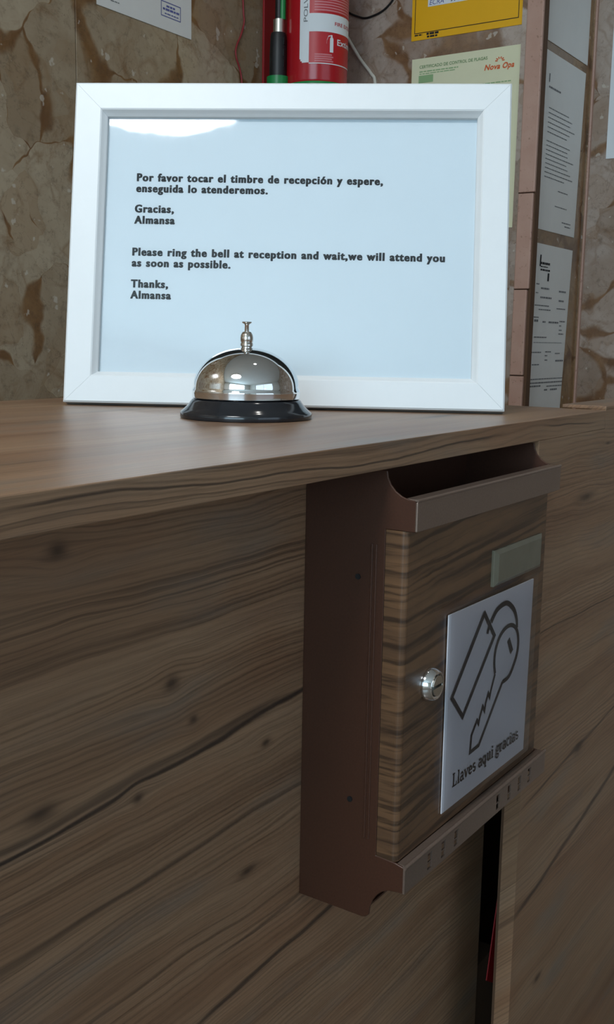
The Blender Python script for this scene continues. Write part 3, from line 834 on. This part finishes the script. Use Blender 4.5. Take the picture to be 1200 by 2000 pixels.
# slab-serif lettering, drawn letter by letter: (strokes, advance); x-height .5, cap .74
def arc(cx, cy, rx, ry, a0, a1, n=9):
    return [(cx + rx * math.cos(R(a0 + (a1 - a0) * i / n)), cy + ry * math.sin(R(a0 + (a1 - a0) * i / n))) for i in range(n + 1)]
T, t_ = 0.125, 0.075
SER = lambda x, y, w_=0.13: ([(x - w_, y), (x + w_, y)], t_)
LET = {
    'L': ([([(0.16, 0.03), (0.16, 0.71)], T), SER(0.16, 0.71), ([(0.03, 0.035), (0.50, 0.035)], t_), ([(0.49, 0.0), (0.49, 0.22)], t_)], 0.58),
    'l': ([([(0.15, 0.03), (0.15, 0.74)], T), SER(0.15, 0.03), ([(0.03, 0.71), (0.15, 0.71)], t_)], 0.31),
    'a': ([([(0.08, 0.40)] + arc(0.22, 0.33, 0.14, 0.14, 130, 0, 6) + [(0.36, 0.10), (0.40, 0.035), (0.47, 0.035)], 0.105), (arc(0.20, 0.14, 0.14, 0.12, 60, 320, 9) , 0.10), ([(0.22, 0.255), (0.36, 0.28)], t_)], 0.50),
    'v': ([([(0.08, 0.47), (0.24, 0.03)], T), ([(0.24, 0.03), (0.41, 0.47)], t_), SER(0.08, 0.47, 0.09), SER(0.42, 0.47, 0.09)], 0.50),
    'e': ([(arc(0.24, 0.25, 0.17, 0.21, 0, 320, 14), 0.105), ([(0.08, 0.26), (0.43, 0.26)], t_)], 0.49),
    's': ([(arc(0.21, 0.36, 0.12, 0.105, 40, 250, 7) + arc(0.22, 0.145, 0.13, 0.115, 70, -150, 7), 0.095)], 0.43),
    'q': ([(arc(0.22, 0.25, 0.15, 0.21, 30, 330, 12), 0.105), ([(0.39, -0.20), (0.39, 0.48)], T), SER(0.40, -0.20, 0.11)], 0.54),
    'u': ([([(0.14, 0.47), (0.14, 0.16)] + arc(0.25, 0.16, 0.11, 0.125, 180, 330, 6), 0.11), ([(0.42, 0.03), (0.42, 0.47)], T), ([(0.03, 0.47), (0.14, 0.47)], t_), ([(0.33, 0.47), (0.42, 0.47)], t_), ([(0.42, 0.035), (0.53, 0.035)], t_)], 0.56),
    'i': ([([(0.16, 0.03), (0.16, 0.48)], T), SER(0.16, 0.03), ([(0.04, 0.46), (0.16, 0.46)], t_), ([(0.15, 0.58), (0.15, 0.70)], T)], 0.32),
    'g': ([(arc(0.22, 0.32, 0.14, 0.15, 0, 360, 12), 0.095), (arc(0.22, -0.10, 0.17, 0.11, 0, 360, 12), 0.085), ([(0.12, 0.19), (0.10, 0.06), (0.34, 0.01)], t_), ([(0.34, 0.44), (0.46, 0.47)], t_)], 0.48),
    'r': ([([(0.14, 0.03), (0.14, 0.47)], T), SER(0.15, 0.03), ([(0.03, 0.46), (0.14, 0.46)], t_), (arc(0.29, 0.30, 0.14, 0.15, 170, 50, 6), 0.10)], 0.43),
    'c': ([(arc(0.24, 0.25, 0.16, 0.21, 45, 315, 12), 0.105)], 0.44),
}
msg = 'Llaves aqui gracias'
tot = sum(0.30 if c == ' ' else LET[c][1] for c in msg)
k_u = 0.80 / tot
x = 0.098
g = G()
for c in msg:
    if c == ' ':
        x += 0.30 * k_u; continue
    st, adv = LET[c]
    ky = 0.072 / 0.74
    for pts, wd in st:
        vs, fs = stroke(pts, wd)
        onsign(([Vector((x + p.x * k_u, 0.100 + p.y * ky)) for p in vs], fs), g)
    x += adv * k_u
g.build('sign_lettering', M_INK, sign, fix=False)
# clear sleeve around the sign
g = G()
q0, q1 = S[0], S[2]
g.add([(S[0].x - 0.002, S[0].y - 0.0022, S[0].z - 0.001), (S[1].x + 0.003, S[1].y - 0.0024, S[1].z - 0.001), (S[2].x + 0.003, S[2].y - 0.0022, S[2].z + 0.0045), (S[3].x - 0.002, S[3].y - 0.0022, S[3].z + 0.0045)], [(0, 1, 2, 3)])
g.build('clear_sleeve', M_SLEEVE, door, fix=False)

# ------------------------------------------------------------------ wall papers
def bars(rows_, mi=0):
    """rows of broken dashes standing for unreadable small print: (x0, x1, y, h)"""
    rnd = random.Random(7); out = []
    for (a, b, y, h) in rows_:
        p = a
        while p < b - 1e-5:
            l_ = min(b - p, rnd.uniform(0.004, 0.013))
            out.append(rect(p, y, p + l_, y + h))
            p += l_ + 0.0014
    return join2d(*out)

def paper(name, label, cat, origin, ux, uz, nrm, w_, h_, mat, prints, skew=0.0, curl=0.0, group=None, warp=None):
    """a thin sheet whose bottom-left corner is at origin; prints: list of (name, vf, material, u, v offset)"""
    o = Vector(origin); ux = Vector(ux).normalized(); nrm = Vector(nrm).normalized(); uz = Vector((0, 0, 1))
    rootg = G(); N = 10
    def P(u, v, off):
        lift = curl * math.sin(math.pi * min(1, max(0, v / h_))) + (0.0006)
        return ux * (u + skew * v) + uz * v + nrm * (lift + off)
    for off in (0.0, 0.0004):
        rootg.add([P(w_ * i, h_ * j / N, off) for j in range(N + 1) for i in (0, 1)], [(2 * j, 2 * j + 1, 2 * j + 3, 2 * j + 2) for j in range(N)], 0, True)
    ob = rootg.build(name, mat, fix=False)
    ob.location = o
    tag(ob, label, cat, group)
    for (pn, vf, mt) in prints:
        g = G()
        vs, fs = vf
        g.add([P(p.x, p.y, 0.0008) for p in vs], fs)
        k = g.build(pn, mt, ob, fix=False)
        if len(fs) > 1 and pn not in ('title', 'logo'): k['kind'] = 'stuff'
    return ob
# marble wall A: sheet with a blue stamp
AX = (1, 0, 0); NA = (0, -1, 0)
stamp = join2d(stroke([(0.138, 0.020), (0.183, 0.020), (0.183, 0.041), (0.138, 0.041)], 0.0012, True), bars([(0.150, 0.170, 0.034, 0.0028), (0.142, 0.180, 0.029, 0.003), (0.146, 0.178, 0.0235, 0.0016)]))
paper('stamped_sheet', 'white sheet with a blue rubber stamp on the brown marble wall', 'paper', (1.1643, YA, ZC + 0.5185), AX, 0, NA, 0.210, 0.297, M_PAPER2,
      [('stamp', stamp, M_INK_BLUE), ('print', bars([(0.028, 0.046, 0.012, 0.0014)] + [(0.03, 0.18, 0.08 + 0.012 * i, 0.0018) for i in range(14)]), M_INK_G)])
# yellow sign on wall B (u runs towards -y)
BX = (0, -1, 0); NB = (-1, 0, 0)
yo = (XB, 0.9530, ZC + 0.5745)
inner = stroke([(0.0065, 0.0118), (0.2015, 0.0118), (0.2015, 0.285), (0.0065, 0.285)], 0.0012, True)
white = rect(0.031, 0.0530, 0.178, 0.0700)
hand = join2d(text_fit('ECRA', 0.034, 0.0555, 0.028, 0.0085, 0.0, 0.2))
hand2 = join2d(text_fit('978184', 0.074, 0.0555, 0.040, 0.0085, 0.01))
ysg = paper('yellow_sign', 'yellow notice with thin black border above the pale green certificate', 'sign', yo, BX, 0, NB, 0.2085, 0.297, M_YELLOW,
      [('border_line', inner, M_INK), ('white_field', white, M_PAPER), ('print', bars([(0.0065, 0.022, 0.0075, 0.0022), (0.030, 0.054, 0.0070, 0.0035), (0.031, 0.052, 0.0025, 0.0030)]), M_INK)])
for vf, mt in ((hand, M_INK_BLUE), (hand2, M_INK)):
    g = G()
    g.add([Vector(BX) * p.x + Vector((0, 0, p.y)) + Vector(NB) * 0.0018 for p in vf[0]], vf[1])
    g.build('handwriting', mt, ysg, fix=False)
co = (XB, 0.9500, ZC + 0.5435 - 0.297)
cert_title = text_fit('CERTIFICADO DE CONTROL DE PLAGAS', 0.0155, 0.2800, 0.130, 0.0052, 0.012)
cert_rows = bars([(0.0155, 0.091, 0.2735, 0.0018), (0.0155, 0.085, 0.2700, 0.0014)] + [(0.03, 0.19, 0.24 - 0.011 * i, 0.0016) for i in range(16)])
logo = join2d(text_fit('Nova', 0.1405, 0.2625, 0.0285, 0.0092, 0.03, 0.25), text_fit('Opa', 0.1730, 0.2625, 0.0215, 0.0092, 0.03, 0.25))
sun_ = join2d(*[stroke([(0.1685 + 0.004 * math.cos(R(a)), 0.2755 + 0.003 * math.sin(R(a))), (0.1685 + 0.0085 * math.cos(R(a)), 0.2755 + 0.0062 * math.sin(R(a)))], 0.0018) for a in range(0, 181, 36)])
paper('certificate', 'pale green pest-control certificate below the yellow sign', 'certificate', co, BX, 0, NB, 0.210, 0.297, M_CERT,
      [('title', cert_title, M_INK_GREEN), ('print', cert_rows, M_INK_PALEGREEN), ('logo', logo, M_INK_ORANGE), ('logo_flame', sun_, M_INK_ORANGE), ('green_block', rect(0.0145, 0.2555, 0.043, 0.2680), M_INK_PALEGREEN)])
# taped sheets on the return (u along +x)
def rows_par(n, y0, dy, a, b, rnd=random.Random(3)):
    return [(a, b - rnd.uniform(0, 0.05), y0 - dy * i, 0.0015) for i in range(n)]
paper('taped_sheet', 'grey sheet taped on the wall return above the typed letter', 'paper', (1.8030, YD, ZC + 0.5610), AX, 0, NA, 0.200, 0.297, M_PAPER2,
      [('print', bars(rows_par(12, 0.25, 0.013, 0.03, 0.18)), M_INK_G)], 0.0)
p1 = bars([(0.022, 0.026, 0.247, 0.014), (0.024, 0.08, 0.238, 0.0030)])
paper('typed_letter', 'grey typed letter taped between the upper sheet and the boxed form', 'paper', (1.7830, YD, ZC + 0.2490), AX, 0, NA, 0.200, 0.297, M_PAPER2,
      [('letterhead', p1, M_INK_G), ('print', bars(rows_par(6, 0.205, 0.008, 0.03, 0.17) + rows_par(9, 0.15, 0.0075, 0.03, 0.17) + [(0.10, 0.15, 0.072, 0.0015), (0.09, 0.15, 0.045, 0.0015), (0.13, 0.175, 0.020, 0.0018), (0.145, 0.175, 0.014, 0.0018)]), M_INK_G)], 0.05)
p2 = [(0.030, 0.036, 0.258, 0.020), (0.036, 0.080, 0.262, 0.004), (0.036, 0.070, 0.257, 0.002), (0.036, 0.082, 0.251, 0.003)]
form = bars([(0.022, 0.036, 0.226, 0.0022), (0.045, 0.085, 0.219, 0.003), (0.135, 0.172, 0.217, 0.003), (0.022, 0.034, 0.211, 0.0016), (0.045, 0.10, 0.203, 0.003), (0.137, 0.163, 0.200, 0.003),
             (0.022, 0.09, 0.189, 0.002), (0.042, 0.10, 0.182, 0.002), (0.13, 0.175, 0.186, 0.002), (0.022, 0.045, 0.168, 0.002), (0.025, 0.044, 0.161, 0.004), (0.065, 0.08, 0.160, 0.003), (0.095, 0.145, 0.160, 0.003),
             (0.15, 0.178, 0.163, 0.0022), (0.15, 0.162, 0.155, 0.002), (0.15, 0.165, 0.147, 0.002), (0.15, 0.175, 0.140, 0.002), (0.03, 0.09, 0.133, 0.002), (0.03, 0.17, 0.124, 0.001),
             (0.025, 0.07, 0.106, 0.002), (0.09, 0.12, 0.107, 0.002), (0.09, 0.102, 0.100, 0.002), (0.09, 0.105, 0.092, 0.002), (0.14, 0.165, 0.104, 0.002), (0.145, 0.185, 0.090, 0.003), (0.03, 0.065, 0.084, 0.002),
             (0.03, 0.19, 0.058, 0.0018), (0.03, 0.19, 0.051, 0.0024), (0.03, 0.08, 0.045, 0.0028), (0.11, 0.188, 0.044, 0.002), (0.10, 0.115, 0.037, 0.003), (0.13, 0.165, 0.037, 0.003), (0.025, 0.11, -0.001 + 0.004, 0.003)])
paper('printed_form', 'lowest taped grey sheet with boxed form print beside the pink corner strip', 'paper', (1.7680, YD, ZC - 0.0720), AX, 0, NA, 0.190, 0.297, M_PAPER2,
      [('letterhead', bars(p2), M_INK), ('code_mark', rect(0.072, 0.234, 0.080, 0.248), M_INK), ('print', form, M_INK_G)], 0.075)
paper('posted_sheet', 'pale sheet on the rosy marble wall beyond the corner bead', 'paper', (XC, 0.6850, ZC + 0.3960), BX, 0, NB, 0.210, 0.297, M_PAPER,
      [('print', bars(rows_par(14, 0.25, 0.013, 0.02, 0.19)), M_INK_G)])

# ------------------------------------------------------------------ fire extinguisher corner
tag(G().box(1.566, 1.735, YA - 0.004, YA, ZC + 0.40, ZC + 1.02).build('red_backing_board', M_REDMATT, None, 0.001, 1), 'flat red board fixed to the marble behind the extinguisher', 'board')
EX, EY, ER = 1.590, 1.051, 0.0524
EZ0 = ZC + 0.4450
ext = thing('fire_extinguisher', 'red powder fire extinguisher with white label hung in the marble corner', 'fire extinguisher', (EX, EY, EZ0))
zb = 0.0310
G().lathe([(0, zb - 0.004), (ER - 0.006, zb - 0.004), (ER - 0.001, zb), (ER, zb + 0.004), (ER, zb + 0.339), (ER * 0.96, zb + 0.348), (ER * 0.80, zb + 0.366), (ER * 0.5, zb + 0.378), (0.018, zb + 0.382), (0.018, zb + 0.392), (0, zb + 0.392)], n=64).build('cylinder', M_RED, ext)
G().lathe([(ER - 0.007, 0), (ER + 0.0006, 0), (ER + 0.0030, 0.006), (ER + 0.0030, zb - 0.003), (ER + 0.0018, zb + 0.0005), (ER - 0.004, zb + 0.0005), (ER - 0.007, zb - 0.003)], n=64).build('base_ring', M_GREEN, ext)
g = G()
HX, HY = 1.5455 - EX, 1.1005 - EY
g.lathe([(0, 0.020), (0.0185, 0.020), (0.0195, 0.040), (0.0195, 0.0455), (0, 0.0455)], (HX, HY, 0), 24)
g.box(HX + 0.002, HX + 0.030, HY - 0.040, HY - 0.004, 0.022, 0.040)
g.build('hose_holder', M_GREEN, ext)
nz = G().lathe([(0, 0.0455), (0.0150, 0.0455), (0.0150, 0.080), (0.0138, 0.110), (0.0125, 0.1165), (0, 0.1165)], (HX, HY, 0), 24).build('nozzle', M_BLACK, ext)
for z_ in (0.060, 0.078, 0.096):
    a = R(-105)
    G().box(HX + 0.0150 * math.cos(a) - 0.0016, HX + 0.0150 * math.cos(a) + 0.0030, HY + 0.0150 * math.sin(a) - 0.001, HY + 0.0150 * math.sin(a) + 0.003, z_, z_ + 0.011).build('nozzle_rib', M_BLACK, nz)
G().lathe([(0, 0.1165), (0.0102, 0.1165), (0.0102, 0.1385), (0, 0.1385)], (HX + 0.0015, HY, 0), 24).build('hose_crimp', M_STEEL, ext)
# hose: black with a green side, up to the valve
pts = [(HX + 0.001, HY, 0.138), (HX + 0.001, HY, 0.20), (HX, HY, 0.30), (HX + 0.002, HY - 0.004, 0.38), (HX + 0.012, HY - 0.014, 0.44), (HX + 0.028, HY - 0.034, 0.462), (0.0, -0.002, 0.455)]
vx = Vector((0.553, -0.833, 0))
G().tube(smooth_pts(pts, 5), 0.0068, 12).build('hose', M_BLACK, ext)
G().tube([Vector(p) + vx * 0.0062 + Vector((-0.002, -0.001, 0)) for p in smooth_pts(pts[:4], 5)], 0.0055, 12).build('hose_guard', M_GREEN, ext)
G().lathe([(0, zb + 0.39), (0.020, zb + 0.39), (0.020, zb + 0.43), (0.012, zb + 0.44), (0, zb + 0.44)], n=32).build('valve', M_STEEL, ext)
G().tube([(0.0, 0.0, zb + 0.435), (-0.03, -0.02, zb + 0.455), (-0.085, -0.055, zb + 0.470)], 0.007, 10).build('lever', M_BLACK, ext)
G().tube([(0.0, 0.0, zb + 0.405), (-0.03, -0.02, zb + 0.410), (-0.08, -0.052, zb + 0.408)], 0.007, 10).build('carry_handle', M_BLACK, ext)
# wall bracket that carries it
G().box(-0.015, 0.015, ER - 0.002, YA - EY - 0.0035, zb + 0.20, zb + 0.24).build('wall_bracket', M_STEEL, ext)
# labels printed on the curved face; angles from the line towards the hall
A0 = math.degrees(math.atan2(-EY, -EX))
def curved(cells, rad=0.0004):
    g = G()
    for (a0, a1, z0_, z1_) in cells:
        n = max(1, int(abs(a1 - a0) / 4)); vs = []
        for i in range(n + 1):
            a = R(A0 + a0 + (a1 - a0) * i / n)
            for z_ in (z0_, z1_):
                vs.append(((ER + rad) * math.cos(a), (ER + rad) * math.sin(a), z_ + ZC - EZ0))
        g.add(vs, [(2 * i, 2 * i + 2, 2 * i + 3, 2 * i + 1) for i in range(n)], 0, True)
    return g
def curved_text(vf, rad=0.0007):
    g = G()
    vs, fs = vf
    g.add([((ER + rad) * math.cos(R(A0 + p.x)), (ER + rad) * math.sin(R(A0 + p.x)), p.y + ZC - EZ0) for p in vs], fs)
    return g
lab = curved([(-15.0, 95, 0.5045, 0.700)], 0.0003).build('label', M_LABELRED, ext, fix=False)
curved([(-33.5, -15.0, 0.5120, 0.700), (-31.5, -15.0, 0.5085, 0.5120), (-28.5, -15.0, 0.5060, 0.5085)], 0.0005).build('label_strip', M_PAPER, lab, fix=False)
curved([(-15.0, 95, 0.5545, 0.5830)], 0.0005).build('label_band', M_PAPER, lab, fix=False)
curved([(-15.0, 95, 0.5040, 0.5055)], 0.0005).build('label_edge', M_PAPER, lab, fix=False)
curved([(-6, 90, 0.5870 + 0.0042 * i, 0.5895 + 0.0042 * i) for i in range(24)], 0.0005).build('label_small_print', M_LABELPINK, lab, fix=False)['kind'] = 'stuff'
curved([(-4.5, 31 - 3 * (i % 2), 0.5075 + 0.0034 * i, 0.5097 + 0.0034 * i) for i in range(4)], 0.0005).build('label_small_print', M_LABELPINK, lab, fix=False)['kind'] = 'stuff'
# pictogram: little extinguisher with hose
ic = join2d(rect(23.5, 0.5230, 30.5, 0.5440), ([Vector(p) for p in [(23.5, 0.5440), (30.5, 0.5440), (28.4, 0.5475), (25.6, 0.5475)]], [(0, 1, 2, 3)]), rect(25.8, 0.5475, 28.2, 0.5500), stroke([(27, 0.5495), (20.5, 0.5480), (17.8, 0.5420), (17.0, 0.5360)], [0.0014] * 4))
curved_text(ic).build('label_pictogram', M_PAPER, lab, fix=False)
curved_text(text_fit('Extintor', 39, 0.5360, 62, 0.0098, 0.02)).build('label_lettering', M_PAPER, lab, fix=False)
curved_text(text_fit('FIRE EXTINGUISHER', 33, 0.5660, 95, 0.0058, 0.02)).build('label_lettering', M_LABELRED, lab, fix=False)
# POLVO written upwards on the white strip
vs, fs = text2d('POLVO', 0.0)
wx = max(p.x for p in vs)
curved_text(([Vector((-18.0 - (p.y / 0.73) * 8.2, 0.5690 + p.x / wx * 0.052)) for p in vs], fs), 0.0009).build('label_lettering', M_INK_G, lab, fix=False)
# cables in the corner
def cable(name, label, pts, r, mat):
    o = G().tube(smooth_pts(pts, 6), r, 8).build(name, mat)
    return tag(o, label, 'cable')
cable('white_cable', 'white cable slanting down the marble from the extinguisher', [(XB - 0.004, 1.115, ZC + 0.640), (XB - 0.0045, 1.086, ZC + 0.6004), (XB - 0.004, 1.058, ZC + 0.560), (XB - 0.0035, 1.033, ZC + 0.530), (XB - 0.003, 1.0240, ZC + 0.512), (XB - 0.003, 1.020, ZC + 0.44), (XB - 0.003, 1.02, ZC + 0.25)], 0.0030, M_WIREW)
cable('black_cable', 'thin black cable curving on the wall between extinguisher and yellow sign', [(XB - 0.002, 0.965, ZC + 0.74), (XB - 0.002, 0.985, ZC + 0.665), (XB - 0.002, 1.003, ZC + 0.640), (XB - 0.002, 1.030, ZC + 0.6290), (XB - 0.002, 1.060, ZC + 0.6300), (XB - 0.002, 1.10, ZC + 0.66), (XB - 0.002, 1.12, ZC + 0.75)], 0.0018, M_BLACK)
cable('red_cable', 'thin dark red cable hanging on the marble beside the red board', [(1.500, YA - 0.002, ZC + 0.80), (1.508, YA - 0.002, ZC + 0.6119), (1.5115, YA - 0.002, ZC + 0.5803), (1.5030, YA - 0.002, ZC + 0.556), (1.4907, YA - 0.002, ZC + 0.5348), (1.4900, YA - 0.002, ZC + 0.5179), (1.5056, YA - 0.002, ZC + 0.4847), (1.512, YA - 0.002, ZC + 0.40)], 0.0015, M_WIRER)
cable('beige_cord', 'short beige cord end curling over the black hose nozzle', [(EX + HX + 0.006, EY + HY - 0.0155, EZ0 + 0.052), (EX + HX + 0.007, EY + HY - 0.017, EZ0 + 0.066), (EX + HX + 0.012, EY + HY - 0.018, EZ0 + 0.078), (EX + HX + 0.022, EY + HY - 0.018, EZ0 + 0.088)], 0.0010, M_TWIG)
